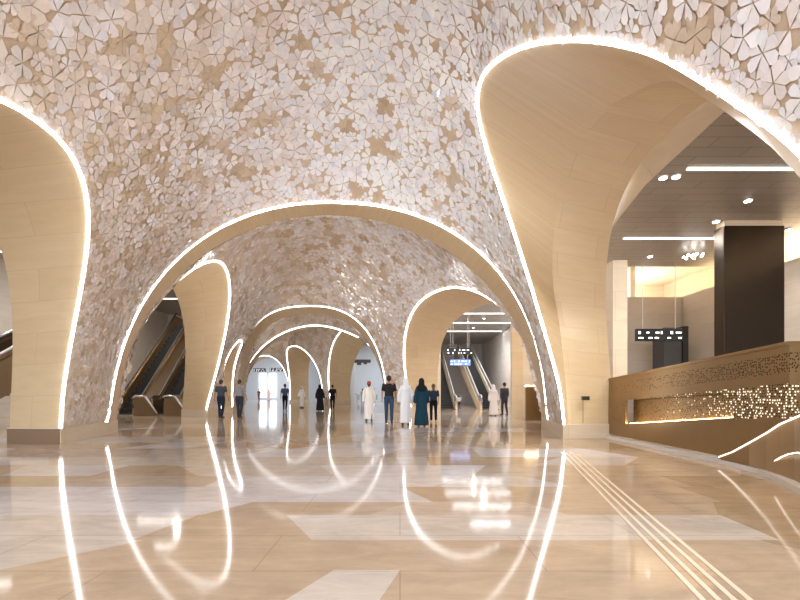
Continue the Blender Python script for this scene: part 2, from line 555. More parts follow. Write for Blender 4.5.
def vault(name, loop_parts, apex, petals, label, rings=26, step=.14, spike=.75, bulge=1.):
    """mosaic shell: one smooth skin from a crown point down to a closed loop of arches and feet"""
    loop = []
    ends = loop_parts + [loop_parts[0]]
    for i, c in enumerate(loop_parts):
        loop.extend(list(c))
        a, b = c[-1], ends[i + 1][0]
        k = 6
        for j in range(1, k):
            loop.append(a + (b - a) * j / k)
    B = np.array(loop)
    C = np.vstack([B, B[:1]])
    L = np.concatenate([[0], np.cumsum(np.linalg.norm(np.diff(C, axis=0), axis=1))])
    N = int(L[-1] / step)
    u = np.linspace(0, L[-1], N, endpoint=False)
    B = np.column_stack([np.interp(u, L, C[:, k]) for k in range(3)])
    # soap-film skin on the loop (harmonic in a disc), blown up to the crown height;
    # the slender feet take up little of the rim, so the film simply spans between their two edges
    zc = .82 * B[:, 2].max()
    w = np.exp(spike * (np.minimum(B[:, 2], zc) - zc))
    w = .5 * (w + np.roll(w, -1))                 # weight of the segment j -> j+1
    th = np.concatenate([[0], np.cumsum(w)])
    th = th / th[-1] * 2 * PI
    wid = np.diff(th)
    mids = .5 * (B + np.roll(B, -1, 0))
    q = np.linspace(0, 1, rings + 1)[1:]
    rad = 1 - np.exp(-4.2 * q)
    rad = rad / rad[-1]
    E = np.exp(1j * th)                           # segment ends on the rim
    centre = (mids * wid[:, None]).sum(0) / (2 * PI)
    lift_h = apex[2] - centre[2]
    V = [np.array([[centre[0], centre[1], apex[2]]])]
    for r in rad[:-1]:
        zpt = r * np.exp(1j * th[:-1])
        ang = np.angle((E[None, 1:] - zpt[:, None]) / (E[None, :-1] - zpt[:, None]))
        om = ang / PI - wid[None] / (2 * PI)
        g = om @ mids
        g[:, 2] += lift_h * (1 - r * r) ** bulge
        V.append(g)
    V.append(B.copy())
    apex = V[0][0]
    V = np.vstack(V)
    Fs = []
    for j in range(N):
        Fs.append((0, 1 + j, 1 + (j + 1) % N))
    for i in range(rings - 1):
        o0, o1 = 1 + i * N, 1 + (i + 1) * N
        for j in range(N):
            k = (j + 1) % N
            Fs.append((o0 + j, o1 + j, o1 + k, o0 + k))
    nb = len(Fs)
    # ground tint of each shell facet
    cen = np.array([V[list(f)].mean(0) for f in Fs])
    nz = vnoise(cen, 1.1, 3)
    tint = BROWN + (TAN - BROWN) * np.clip(.5 + .5 * nz, 0, 1)[:, None]
    VV, FF, TT, MI = [V], [list(f) for f in Fs], [tint], [0] * nb
    SM = [True] * nb
    if petals:
        spacing_lo, spacing_hi, limit, seed = petals
        rng = np.random.default_rng(seed)
        Q = np.array([f if len(f) == 4 else (f[0], f[1], f[2], f[2]) for f in Fs])
        a, b, c, d = (V[Q[:, k]] for k in range(4))
        nrm = np.cross(c - a, d - b)
        nrm[:N] = np.cross(b[:N] - a[:N], c[:N] - a[:N]) * 2
        area = np.linalg.norm(nrm, axis=1) / 2
        nrm = nrm / (2 * area[:, None] + 1e-12)
        inward = np.array([apex[0], apex[1], 1.5]) - cen
        nrm *= np.sign((nrm * inward).sum(1))[:, None]
        placed, grid, cell = [], {}, spacing_hi
        for shrink, dens in ((1., 7), (.6, 14)):
            ncand = int(area.sum() / (spacing_lo ** 2) * dens)
            fi = rng.choice(len(Fs), size=ncand, p=area / area.sum())
            uv = rng.random((ncand, 2))
            for q, (u, v) in zip(fi, uv):
                p = (a[q] * (1 - u) + b[q] * u) * (1 - v) + (d[q] * (1 - u) + c[q] * u) * v
                k = min(1, max(0, (p[2] - 1.5) / 5.5))
                sp = (spacing_lo + (spacing_hi - spacing_lo) * k) * shrink
                db = math.sqrt(((B - p) ** 2).sum(1).min())
                if db < .05:
                    continue
                sp = min(sp, max(.08, db * 1.12))
                g = tuple(np.floor(p / cell).astype(int))
                ok = True
                for dx in (-1, 0, 1):
                    for dy in (-1, 0, 1):
                        for dz in (-1, 0, 1):
                            for (pp, s2) in grid.get((g[0] + dx, g[1] + dy, g[2] + dz), ()):
                                if (p[0] - pp[0]) ** 2 + (p[1] - pp[1]) ** 2 + (p[2] - pp[2]) ** 2 < (.5 * (sp + s2)) ** 2:
                                    ok = False
                                    break
                            if not ok:
                                break
                        if not ok:
                            break
                    if not ok:
                        break
                if ok:
                    grid.setdefault(g, []).append((p, sp))
                    placed.append((p, nrm[q], sp))
                    if len(placed) >= limit:
                        break
        P = np.array([x[0] for x in placed])
        if len(P):
            # lilac-white clusters towards the right and the crown, tan and rosy ones to the left
            w = .19 * (P[:, 0] + 1.6) + .10 * (P[:, 2] - 5.0) + .60 * vnoise(P, .55, seed + 1) + .25 * vnoise(P, 2.2, seed + 2)
            w = np.clip(.45 + .6 * w, 0, 1)
            base = len(V)
            pv, pt = [], []
            nv = 0
            for (p, n, sp), wi in zip(placed, w):
                n = n / np.linalg.norm(n)
                e1 = np.cross(n, (0.13, .37, .92))
                e1 /= np.linalg.norm(e1)
                e2 = np.cross(n, e1)
                R = sp * .76 * rng.uniform(.95, 1.1)
                lift = rng.uniform(.001, .009)
                rot = rng.random() * 6.28
                q = rng.random()
                if q < .05 + .16 * (1 - wi):
                    colr = TAN + (PINK - TAN) * rng.random()
                elif q < .08 + .27 * (1 - wi):
                    colr = TAN + (BROWN - TAN) * rng.random() * .8
                else:
                    wq = np.clip(wi + rng.normal() * .2, 0, 1)
                    colr = ROSE + (PINK - ROSE) * wq / .45 if wq < .45 else PINK + (LILAC - PINK) * (wq - .45) / .55
                npet = 6 if rng.random() < .8 else 5
                sk = rng.uniform(.82, 1.0)
                for k in range(npet):
                    if rng.random() < .09:
                        continue
                    an = rot + k * 2 * PI / npet + rng.normal() * .04
                    d1 = e1 * math.cos(an) + e2 * math.sin(an)
                    d2 = -e1 * math.sin(an) + e2 * math.cos(an)
                    tl = rng.normal() * .055
                    tr = rng.normal() * .055
                    hw = math.tan(PI / npet) * .64 * .97
                    rr = R * rng.uniform(.9, 1.04)
                    for (x, y) in ((.04, 0), (.64, -hw), (.93, -hw * .80), (1.0, 0), (.93, hw * .80), (.64, hw)):
                        pv.append(p + d1 * x * rr + d2 * y * rr * sk + n * (lift + .010 + tl * (x - .5) * rr + tr * y * rr))
                    FF.append([base + nv + z for z in range(6)])
                    nv += 6
                    cj = colr * (1 + rng.normal() * .05)
                    if rng.random() < .10:
                        cj = cj * np.array((.93, .99, 1.06))
                    pt.append(np.clip(cj, .03, .93))
                    MI.append(1)
                    SM.append(False)
            VV.append(np.array(pv))
            TT.append(np.array(pt))
    o = pydata(name, np.vstack(VV), FF, [M['shell'], M['petal']], midx=MI)
    me = o.data
    me.polygons.foreach_set('use_smooth', np.array(SM, dtype=bool))
    at = me.attributes.new('tint', 'FLOAT_COLOR', 'FACE')
    T = np.vstack(TT)
    at.data.foreach_set('color', np.column_stack([T, np.ones(len(T))]).astype(np.float32).ravel())
    return struct(o, label, 'vault')


def ribbon(name, curves, m, label=None, sub=4, smooth=True):
    """stone soffit swept between successive arch curves, with UVs in metres"""
    V, rows = [], []
    cs = []
    for i in range(len(curves) - 1):
        for j in range(sub):
            cs.append(curves[i] + (curves[i + 1] - curves[i]) * j / sub)
    cs.append(curves[-1])
    n = len(cs[0])
    V = np.vstack(cs)
    Fs = []
    for i in range(len(cs) - 1):
        for j in range(n - 1):
            Fs.append((i * n + j, i * n + j + 1, (i + 1) * n + j + 1, (i + 1) * n + j))
    o = pydata(name, V, Fs, m, smooth=smooth)
    uvl = o.data.uv_layers.new(name='UVMap')
    arc = np.concatenate([[0], np.cumsum(np.linalg.norm(np.diff(cs[0], axis=0), axis=1))])
    half = np.minimum(arc, arc[-1] - arc)
    mid = n // 2
    dep = [0.]
    for i in range(1, len(cs)):
        dep.append(dep[-1] + np.linalg.norm(cs[i][mid // 4] - cs[i - 1][mid // 4]))
    uvs = []
    for f in Fs:
        for v in f:
            i, j = divmod(v, n)
            uvs.extend((dep[i], half[j]))
    uvl.data.foreach_set('uv', np.array(uvs, dtype=np.float32))
    # keep the creases between facets crisp
    if smooth and len(curves) > 2:
        at = o.data.attributes.new('sharp_edge', 'BOOLEAN', 'EDGE')
        flags = np.zeros(len(o.data.edges), dtype=bool)
        for e in o.data.edges:
            a, b = e.vertices
            if a // n == b // n and (a // n) % sub == 0 and 0 < a // n < len(cs) - 1:
                flags[e.index] = True
        at.data.foreach_set('value', flags)
    return struct(o, label, 'wall')


def strip(curve, r, label, lo=0, hi=None, glow='led', group='LED strips along the vault arches'):
    hi = hi or len(curve)
    c = curve[lo:hi]
    if lo > 0:
        rr = [r * min(1, .15 + k / 14) for k in range(len(c))]
    else:
        rr = r
    o = MB().tube(list(c), rr, 8).build('light_strip', M[glow], smooth=True)
    return tag(o, label, 'light strip', group)


# --- floor -----------------------------------------------------------------
LIGHT = (.68, .62, .61)
BEIGE = (.52, .385, .265)
TANF = (.42, .295, .18)
PALE = (.57, .455, .36)
CREAM = (.62, .535, .46)


def make_floor():
    rows = [-12, -9, -6.5, -4.5, -2.8, -1.4, -.2, .9, 1.7, 2.28, 2.86, 3.44, 4.15, 4.64, 5.4, 6.1, 7.0, 7.9, 9.1, 10.2, 11.6, 13, 14.6, 16.4, 18.4, 20.5, 23, 26, 29, 33, 37, 42, 48, 55, 64, 80]
    rng = random.Random(11)
    V, Fs, T = [], [], []
    fixed = {
        2.28: [(-30, -30, BEIGE), (-.72, -.43, CREAM), (-.16, 0.0, BEIGE), (2.1, 2.1, BEIGE)],
        2.86: [(-30, -30, CREAM), (-2.6, -2.0, BEIGE), (.9, .6, BEIGE), (3.2, 2.8, TANF)],
        3.44: [(-30, -30, CREAM), (-2.1, -1.9, BEIGE), (-.69, -1.07, CREAM), (1.4, 1.15, CREAM), (2.97, 3.02, TANF)],
        4.15: [(-30, -30, LIGHT), (-1.88, -1.55, BEIGE), (-.3, .1, PALE), (1.6, 1.3, BEIGE), (3.0, 3.3, TANF)],
        4.64: [(-30, -30, LIGHT), (-3.2, -2.7, LIGHT), (.35, 0.0, BEIGE), (1.9, 2.3, BEIGE), (3.4, 3.4, TANF)],
        5.4: [(-30, -30, BEIGE), (-4.4, -3.8, PALE), (-2.4, -2.4, LIGHT), (.4, .9, CREAM), (2.1, 1.7, BEIGE), (3.6, 3.6, TANF)],
    }
    for i in range(len(rows) - 1):
        y0, y1 = rows[i], rows[i + 1]
        cuts = fixed.get(y0)
        if not cuts:
            w = (y1 - y0) * 1.8
            cuts = [(-40, -40, rng.choice([BEIGE, PALE]))]
            x = -14 + rng.random() * w
            while x < 16:
                sk = rng.choice([-.8, -.4, .4, .8, 0, 0]) * (y1 - y0)
                right = x > 3.2 and y0 < 14
                cuts.append((x, x + sk, rng.choice([TANF, BEIGE]) if right else rng.choice([BEIGE, BEIGE, PALE, CREAM, LIGHT])))
                x += w * rng.uniform(.6, 1.6)
        for k, (a, b, c) in enumerate(cuts):
            a2, b2 = (cuts[k + 1][0], cuts[k + 1][1]) if k + 1 < len(cuts) else (40, 40)
            n = len(V)
            V += [(a, y0, 0), (a2, y0, 0), (b2, y1, 0), (b, y1, 0)]
            Fs.append((n, n + 1, n + 2, n + 3))
            j = rng.uniform(.95, 1.05)
            T.append([q * j for q in c])
    o = pydata('floor', V, Fs, M['floor'])
    at = o.data.attributes.new('tint', 'FLOAT_COLOR', 'FACE')
    T = np.array(T)
    at.data.foreach_set('color', np.column_stack([T, np.ones(len(T))]).astype(np.float32).ravel())
    struct(o, 'polished beige marble floor with paler angular slabs', 'floor')


make_floor()

# --- vault shells, soffits, strips ------------------------------------------
rev = lambda c: c[::-1]
vault('ceiling', [A['right'], rev(A['back']), rev(A['left']), A['front']], (-1.75, 7.0, 9.2), (.14, .33, 20000, 21),
      'near vault bay clad in petal shaped pearly mosaic tiles', 32, .14, 1.0)
vault('ceiling', [rev(A['front_in']), rev(A['l2']), rev(A['l3']), A['a2'], A['r2']], (-3.2, 18.5, 8.8), (.24, .36, 12000, 31),
      'second vault bay clad in pearly mosaic beyond the wide front arch', 26, .14, 1.5)
vault('ceiling', [rev(A['a2_in']), rev(A['l4']), A['a3']], (-5.7, 30.3, 7.8), (.30, .40, 6000, 41),
      'third mosaic vault bay between the second and third cross arches', 16)
vault('ceiling', [rev(A['a3_in']), rev(A['l5']), A['a4'], A['r4'], A['r3']], (-9.0, 41.5, 9.0), (.38, .5, 6000, 51),
      'farthest mosaic vault bay at the end of the hall', 16)

ribbon('wall_right', [A['right'], A['right_in'], A['right_out']], M['stone'], 'deep beige stone reveal of the big right arch', 5)
ribbon('wall_left', [A['left'], A['left_in']], M['stone'], 'deep tan stone reveal of the left arch', 6)
ribbon('wall_front', [A['front'], A['front_in']], M['stone'], 'beige stone underside of the wide front arch', 4)
ribbon('wall_right', [A['r2'], A['r2_in']], M['stone'], 'stone reveal of the second arch on the right', 5)
ribbon('wall_left', [A['l2'], A['l2_in']], M['stone'], 'stone reveal of the second arch on the left', 5)
ribbon('wall_left', [A['l3'], A['l3_in']], M['stone'], 'narrow stone reveal of the third arch on the left', 3)
ribbon('wall_front', [A['a2'], A['a2_in']], M['stone'], 'stone underside of the second cross arch', 3)
ribbon('wall_front', [A['a3'], A['a3_in']], M['stone'], 'stone underside of the third cross arch', 3)
ribbon('wall_right', [A['r3'], A['r3_in']], M['stone'], 'stone reveal of the third arch on the right', 3)
ribbon('wall_right', [A['r4'], A['r4_in']], M['stone'], 'stone reveal of the farthest arch on the right', 3)
ribbon('wall_front', [A['a4'], A['a4_in']], M['stone'], 'stone underside of the farthest cross arch', 3)

strip(A['right'], 0.031, 'thick white light strip around the big near right arch')
strip(A['left'], 0.031, 'white light strip around the near left arch at the frame edge')
strip(A['front'], 0.037, 'long white light strip over the wide front arch across the hall')
strip(A['l2'], 0.037, 'light strip around the second left arch in front of the escalators')
strip(A['r2'], 0.037, 'light strip around the second right arch under the hanging signs')
strip(A['l3'], 0.031, 'thin light strip around the slender sliver of arch on the far left')
a2z = A['a2']
cut = int(np.argmax(a2z[:, 2] > 5.0))
strip(a2z, 0.043, 'upper of the two nested light strips in the middle distance', glow='led_far', lo=cut)
a3z = A['a3']
strip(a3z, .05, 'lower of the two nested light strips in the middle distance', glow='led_far', hi=int(np.argmax(a3z[:, 0] > -3.2)))
strip(A['r3'], 0.050, 'light strip around the far arch with the hanging sign inside', glow='led_far')
strip(A['r4'], 0.050, 'light strip around the far golden arch behind the white robed person', glow='led_far')
strip(A['a4'], 0.056, 'small light strip on the farthest arch at the end of the hall', glow='led_far')


def plinth(name, poly, m, label):
    o = MB().prism([(x, y, 0.) for x, y in poly], (0, 0, Z0)).build(name, m)
    return struct(o, label, 'plinth')


def f2(c, i):
    return (float(c[i][0]), float(c[i][1]))


# stone plinths under the vault feet
plinth('baseboard_right', [(4.06, 10.96), (5.52, 11.27), (5.6, 14.4), (4.6, 14.32), (4.38, 13.08)], M['plinth'], 'stone plinth under the pier between the right and front arches')
plinth('baseboard_left', [(-7.60, 9.86), (-8.05, 12.12), (-8.38, 13.07), (-9.6, 13.0), (-8.90, 9.96)], M['plinth'], 'stone plinth under the pier between the left and front arches')
MB().prism([(-7.62, 9.845, .002), (-8.88, 9.945, .002), (-8.88, 9.935, .002), (-7.62, 9.835, .002)], (0, 0, Z0 - .02)).build('trim_1', M['plinth_dark'])['kind'] = 'structure'
plinth('baseboard_right', [(3.86, 2.83), (4.08, .72), (5.6, .7), (5.34, 2.86), (4.26, 2.88)], M['plinth'], 'stone plinth of the near right pier')
plinth('baseboard_left', [(-7.8, 3.88), (-8.02, 1.66), (-9.2, 1.6), (-8.94, 3.56)], M['plinth'], 'stone plinth of the near left pier')
plinth('baseboard_left', [(-9.17, 20.98), (-8.93, 22.0), (-10.6, 22.0), (-10.52, 21.16)], M['plinth'], 'stone plinth of the second pier on the left')
plinth('baseboard_left', [(-9.68, 25.5), (-9.72, 27.0), (-9.9, 27.9), (-11.3, 27.9), (-11.2, 25.9)], M['plinth'], 'stone plinth of the third pier on the left')
plinth('baseboard_right', [(.46, 25.16), (-.78, 25.97), (-.9, 27.4), (2.1, 27.0), (2.27, 25.96)], M['plinth'], 'stone plinth of the second pier on the right')
plinth('baseboard_right', [(-6.78, 42.96), (-7.95, 45.0), (-6.6, 46.1), (-4.9, 44.05)], M['plinth'], 'stone plinth of the third pier on the right')
plinth('baseboard_right', [(-13.03, 51.96), (-13.35, 53.4), (-13.3, 55), (-10.9, 53.05)], M['plinth'], 'stone plinth of the farthest pier on the right')


def wallbox(name, a, b, m, label, cat='wall'):
    return struct(MB().box(a, b).build(name, m), label, cat)


# pier backs so that the stone piers are solid
wallbox('wall_right', (5.46, 11.28, 0), (5.83, 17.0, 4.55), M['stone_box'], 'pale stone end wall beside the balustrade')
wallbox('wall_right', (6.25, 14.8, 0), (6.6, 17.2, 5.6), M['stone'], 'stone wall between the two right hand openings')

# --- right side room ---------------------------------------------------------
ro = A['right_out']
top = [tuple(p) for p in ro if p[2] > 4.75]
# pale ceiling border between the arch and the straight edge of the grey ceiling
bord = np.array(top)
ey = np.array([2.4, 3.5, 5.0, 6.5, 7.5, 8.87, 10.4, 11.4, 12.3])
ex = np.array([5.3, 5.0, 4.82, 4.82, 4.87, 4.94, 5.22, 5.42, 5.6])
oy = np.interp(np.linspace(0, 1, len(bord)), [0, .12, .5, 1], [12.0, 11.0, 6.8, 2.6])
outer = np.column_stack([np.interp(oy, ey, ex), oy, np.full(len(bord), 5.335)])
edge = [(5.4, 14.6), (5.6, 12.3)] + [(float(x), float(y)) for x, y in zip(ex[::-1][1:], ey[::-1][1:])] + [(5.6, -3.0), (11.6, -3.0), (11.6, 14.6)]
struct(MB().prism([(x, y, 5.34) for x, y in edge], (0, 0, .16)).build('ceiling', M['ceiling']), 'grey panelled metal ceiling over the right side space', 'ceiling')
# strip of stone closing the gap from the arch edge up to the ceiling
ribbon('trim_2', [bord, outer, outer], M['stone_light'], 'pale stone border where the right arch meets the ceiling', 2)
wallbox('ceiling', (5.9, 14.4, 6.05), (12.2, 20.2, 6.2), M['pale_wall'] if False else M['stone_box'], 'raised pale ceiling recess lit by cove light', 'ceiling')
wallbox('wall_back', (5.9, 17.0, 0), (11.3, 17.2, 4.86), M['grey_wall'], 'grey marble back wall of the right side space')
wallbox('wall_right', (10.9, -3, 0), (11.1, 17.0, 4.86), M['grey_wall'], 'grey marble side wall of the right side space')
wallbox('wall_back', (5.9, 20.0, 4.0), (12.2, 20.2, 6.1), M['stone_box'], 'pale wall behind the cove light')
wallbox('wall_right', (12.0, -3, 4.4), (12.2, 20.0, 6.1), M['stone_box'], 'pale wall above the grey side wall')
wallbox('trim_3', (5.9, 14.42, 5.5), (12.2, 14.6, 6.06), M['trim'], 'front edge of the raised ceiling recess')


def bar(name, a, b, m, label, cat, group=None):
    return tag(MB().box(a, b, .005).build(name, m), label, cat, group)


G_LINE = 'LED lines in the side hall ceilings'
bar('light_line', (5.36, 8.18, 5.315), (7.75, 8.24, 5.335), M['led_soft'], 'nearer straight LED line in the grey ceiling on the right', 'light line', G_LINE)
bar('light_line', (6.05, 11.88, 5.315), (8.9, 11.94, 5.335), M['led_soft'], 'farther straight LED line in the grey ceiling, left of the black column', 'light line', G_LINE)
bar('light_cove', (6.1, 17.35, 4.74), (11.0, 17.45, 4.84), M['led_warm'], 'warm cove light glowing over the grey back wall', 'light line')
bar('light_cove', (11.25, 3.0, 4.74), (11.35, 17.0, 4.84), M['led_warm'], 'warm cove light glowing over the grey side wall', 'light line')
area_light('cove_wash_light', (8.6, 18.6, 4.75), (PI, 0, 0), 4.5, 2, 200, (1, .95, .87))
area_light('cove_side_light', (11.6, 9.5, 4.75), (PI, 0, 0), .6, 12, 180, (1, .95, .87))


def downlight(x, y, z, label, r=.07, energy=60, group='downlights in the right side ceiling', wide=120):
    t = thing('downlight', label, 'downlight', (x, y, z), 0, group)
    MB().tube([(0, 0, .0), (0, 0, -.025)], [r * 1.35, r * 1.25], 20).build('trim_ring', M['steel'], t)
    MB().tube([(0, 0, -.022), (0, 0, -.032)], [r, r], 20).build('lens', M['lamp'], t)
    if energy:
        d = bpy.data.lights.new('spot', 'SPOT')
        d.energy = energy * 2
        d.spot_size = math.radians(wide)
        d.spot_blend = .6
        d.shadow_soft_size = .06
        d.color = (1, .95, .88)
        o = bpy.data.objects.new('downlight_lamp', d)
        COL.objects.link(o)
        o.parent = t
        o.location = (0, 0, -.06)
    return t


def cz(px, py, z):
    Y = (z - 1.15) * 440 / (393 - py)
    return ((px - 400) / 440 * Y, Y)


for px, py, lab in [(748, 200, 'bright downlight above and left of the black column top'),
                    (716, 221, 'downlight at the left corner of the black column top'),
                    (676, 176, 'brighter downlight just below the pale ceiling border'),
                    (663, 177, 'small downlight against the pale ceiling border'),
                    (650, 256, 'small downlight under the far LED line'),
                    (789, 229, 'downlight right of the black column')]:
    x, y = cz(px, py, 5.34)
    downlight(x, y, 5.34, lab)
for px, py, lab in [(648, 269, 'tiny downlight in the glowing ceiling recess'),
                    (700, 272, 'second tiny downlight in the glowing recess, nearer the corner')]:
    x, y = cz(px, py, 6.05)
    downlight(x, y, 6.05, lab, .07, 20)

# hanging starburst cluster
x, y = 8.6, 12.9
t = thing('pendant_lamp', 'starburst pendant lamp hanging under the grey ceiling left of the column', 'pendant lamp', (x, y, 5.34))
MB().tube([(0, 0, 0), (0, 0, -.12)], .012, 8).build('rod', M['steel'], t)
mb = MB()
for k in range(7):
    a = 2 * PI * k / 7
    mb.tube([(0, 0, -.14), (.22 * math.cos(a), .22 * math.sin(a), -.17)], .012, 6)
mb.build('arm_spider', M['steel'], t)
for k in range(7):
    a = 2 * PI * k / 7
    MB().ball((.24 * math.cos(a), .24 * math.sin(a), -.18), .035).build('bulb', M['lamp'], t, True)
MB().ball((0, 0, -.18), .06).build('bulb', M['lamp'], t, True)

# black column
t = thing('column', 'square dark bronze clad column standing behind the perforated balustrade', 'column', (8.56, 10.8, 0))
MB().box((-.735, -.17, 0), (.735, .17, 5.2), .02).build('shaft', M['column'], t)
MB().box((-.70, -.14, 5.2), (.70, .14, 5.335)).build('cap', M['stone_box'], t)

# dark cabinet and hanging sign in the right side space
t = thing('lift_enclosure', 'dark grey box enclosure standing before the grey back wall', 'enclosure', (9.55, 15.6, 0))
MB().box((-.40, -.35, 0), (.22, .35, 3.42), .015).build('body', M['dark'], t)
MB().box((.225, -.40, 0), (.42, .35, 3.46), .01).build('side_panel', M['black'], t)


def sign(x0, x1, z0, z1, y, ztop, label, seed, group='hanging direction signs', face='black', blue=False):
    t = thing('direction_sign', label, 'sign', ((x0 + x1) / 2, y, z0), 0, group)
    w, h = (x1 - x0) / 2, z1 - z0
    board = MB().box((-w, -.05, 0), (w, .05, h), .01).build('board', M[face], t)
    r = random.Random(seed)
    # lit lines of lettering and square pictograms, too small in the photograph to be read
    for row in (.68, .25):
        x = -w + .08 * w
        while x < w * .86:
            ln = r.uniform(.05, .24) * w
            hh = .055 * h if ln > .1 * w else .11 * h
            MB().box((x, -.058, row * h - hh), (min(x + ln, w * .93), -.051, row * h + hh)).build('lettering', M['glyph'], board)
            x += ln + r.uniform(.04, .42) * w
    if blue:
        MB().box((-w * .96, -.0565, h * .08), (w * .96, -.0505, h * .92)).build('lit_field', M['glyph_blue'], board)
    for s in (-.7, .7):
        MB().tube([(s * w, 0, h), (s * w, 0, ztop - z0)], .012, 6).build('hanger_rod', M['steel'], t)
    return t


sign(7.5, 8.98, 2.80, 3.19, 14.0, 5.34, 'black hanging sign with white lettering beside the dark box enclosure', 3)

# wall plate on the jamb
t = thing('wall_socket', 'small black plate fixed low on the right stone pier', 'wall plate', (4.66, 11.06, 1.02))
MB().box((-.09, -.05, -.05), (.09, .03, .05), .008).build('cover', M['black'], t)
MB().tube([(-.05, .02, -.05), (-.05, .02, -.62)], .006, 6).build('conduit', M['bronze_dark'], t)

# --- bronze balustrade -------------------------------------------------------
bron_perf = mat('perforated_bronze_panel', (.31, .20, .095), .32, .8)


def perforate(m):
    tc = nd(m, 'ShaderNodeTexCoord')
    sx = nd(m, 'ShaderNodeSeparateXYZ')
    lk(m, tc.outputs['Object'], sx.inputs[0])
    cb = nd(m, 'ShaderNodeCombineXYZ')
    axy = nd(m, 'ShaderNodeMath', operation='SUBTRACT')
    lk(m, sx.outputs[1], axy.inputs[0])
    lk(m, sx.outputs[0], axy.inputs[1])
    lk(m, axy.outputs[0], cb.inputs[0])
    lk(m, sx.outputs[2], cb.inputs[1])
    vo = nd(m, 'ShaderNodeTexVoronoi', voronoi_dimensions='2D')
    vo.inputs['Scale'].default_value = 25
    vo.inputs['Randomness'].default_value = .75
    lk(m, cb.outputs[0], vo.inputs['Vector'])
    sc = nd(m, 'ShaderNodeSeparateColor')
    lk(m, vo.outputs['Color'], sc.inputs[0])

    def math_(op, a, b):
        n = nd(m, 'ShaderNodeMath', operation=op)
        for k, v in enumerate((a, b)):
            if isinstance(v, (int, float)):
                n.inputs[k].default_value = v
            else:
                lk(m, v, n.inputs[k])
        return n.outputs[0]

    def smooth_(v, a, b):
        n = nd(m, 'ShaderNodeMapRange', interpolation_type='SMOOTHSTEP')
        n.inputs['From Min'].default_value = a
        n.inputs['From Max'].default_value = b
        lk(m, v, n.inputs[0])
        return n.outputs[0]

    yy, zz = sx.outputs[1], sx.outputs[2]
    # holes sit in two drifting bands: a row along the top and a field at mid height, both denser towards the near end
    hole = math_('LESS_THAN', vo.outputs['Distance'], .30)
    near = smooth_(yy, 10.8, 6.6)
    zt = math_('SUBTRACT', zz, math_('MULTIPLY', math_('SUBTRACT', 11.5, yy), .065))    # follow the sloping top
    top = math_('MULTIPLY', smooth_(zt, 1.02, 1.14), smooth_(zt, 1.40, 1.30))
    mid = math_('MULTIPLY', smooth_(zt, .40, .50), smooth_(zt, 1.0, .86))
    dens = math_('ADD', math_('MULTIPLY', near, .75), .12)
    keep = math_('LESS_THAN', sc.outputs[0], dens)
    h_top = math_('MULTIPLY', math_('MULTIPLY', hole, keep), math_('GREATER_THAN', top, .5))
    h_mid = math_('MULTIPLY', math_('MULTIPLY', hole, keep), math_('GREATER_THAN', mid, .5))
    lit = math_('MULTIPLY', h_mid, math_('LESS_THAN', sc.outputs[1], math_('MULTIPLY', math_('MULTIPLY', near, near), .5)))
    dark = math_('MAXIMUM', h_top, h_mid)
    mx = nd(m, 'ShaderNodeMix', data_type='RGBA')
    mx.inputs[6].default_value = (.31, .20, .095, 1)
    mx.inputs[7].default_value = (.045, .028, .014, 1)
    lk(m, dark, mx.inputs[0])
    no = nd(m, 'ShaderNodeTexNoise')
    no.inputs['Scale'].default_value = 1.2
    no.inputs['Detail'].default_value = 4
    lk(m, tc.outputs['Object'], no.inputs[0])
    mr = nd(m, 'ShaderNodeMapRange')
    mr.inputs['To Min'].default_value = .8
    mr.inputs['To Max'].default_value = 1.15
    lk(m, no.outputs[0], mr.inputs[0])
    m2 = nd(m, 'ShaderNodeMix', data_type='RGBA', blend_type='MULTIPLY')
    m2.inputs[0].default_value = 1
    lk(m, mx.outputs[2], m2.inputs[6])
    lk(m, mr.outputs[0], m2.inputs[7])
    b = bsdf(m)
    lk(m, m2.outputs[2], b.inputs['Base Color'])
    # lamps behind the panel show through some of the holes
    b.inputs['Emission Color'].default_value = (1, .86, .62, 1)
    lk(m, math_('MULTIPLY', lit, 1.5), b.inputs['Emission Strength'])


perforate(bron_perf)


def ztop(y):
    return 1.46 + (11.4 - y) * .066


t = thing('balustrade', 'long bronze balustrade with pierced pattern and glowing niche on the right', 'balustrade', (0, 0, 0))
X = 5.34
# front sheet with a slot left open for the lit niche
y_far, y_near = 11.36, 6.07
ny0, ny1 = 10.42, 7.05
nz = lambda y: .42 + (10.42 - y) * .10
nt = lambda y: .98 + (10.42 - y) * .055


def quad(mb, pts):
    mb.bm.faces.new([mb.bm.verts.new(p) for p in pts])


mb = MB()
for (ya, yb, za, zb) in [(y_far, ny0, lambda y: .1, ztop), (ny1, y_near, lambda y: .1, ztop),
                         (ny0, ny1, lambda y: .1, nz), (ny0, ny1, nt, ztop)]:
    poly = [(X, ya, za(ya)), (X, yb, za(yb)), (X, yb, zb(yb)), (X, ya, zb(ya))]
    mb.prism(poly, (.05, 0, 0))
mb.build('panel', bron_perf, t)
mb = MB()
mb.prism([(X + .20, ny0 + .02, nz(ny0) - .05), (X + .20, ny1 - .02, nz(ny1) - .05), (X + .20, ny1 - .02, nt(ny1) + .02), (X + .20, ny0 + .02, nt(ny0) + .02)], (.03, 0, 0))
mb.build('niche_back', bron_perf, t)
MB().tube([(X + .10, ny0, nz(ny0) - .005), (X + .10, ny1, nz(ny1) - .005)], .018, 8).build('niche_light', M['led_warm'], t)
MB().prism([(X - .02, y_far, ztop(y_far)), (X - .02, y_near - .02, ztop(y_near)), (X - .02, y_near - .02, ztop(y_near) + .05), (X - .02, y_far, ztop(y_far) + .05)], (.28, 0, 0)).build('top_rail', M['bronze'], t)
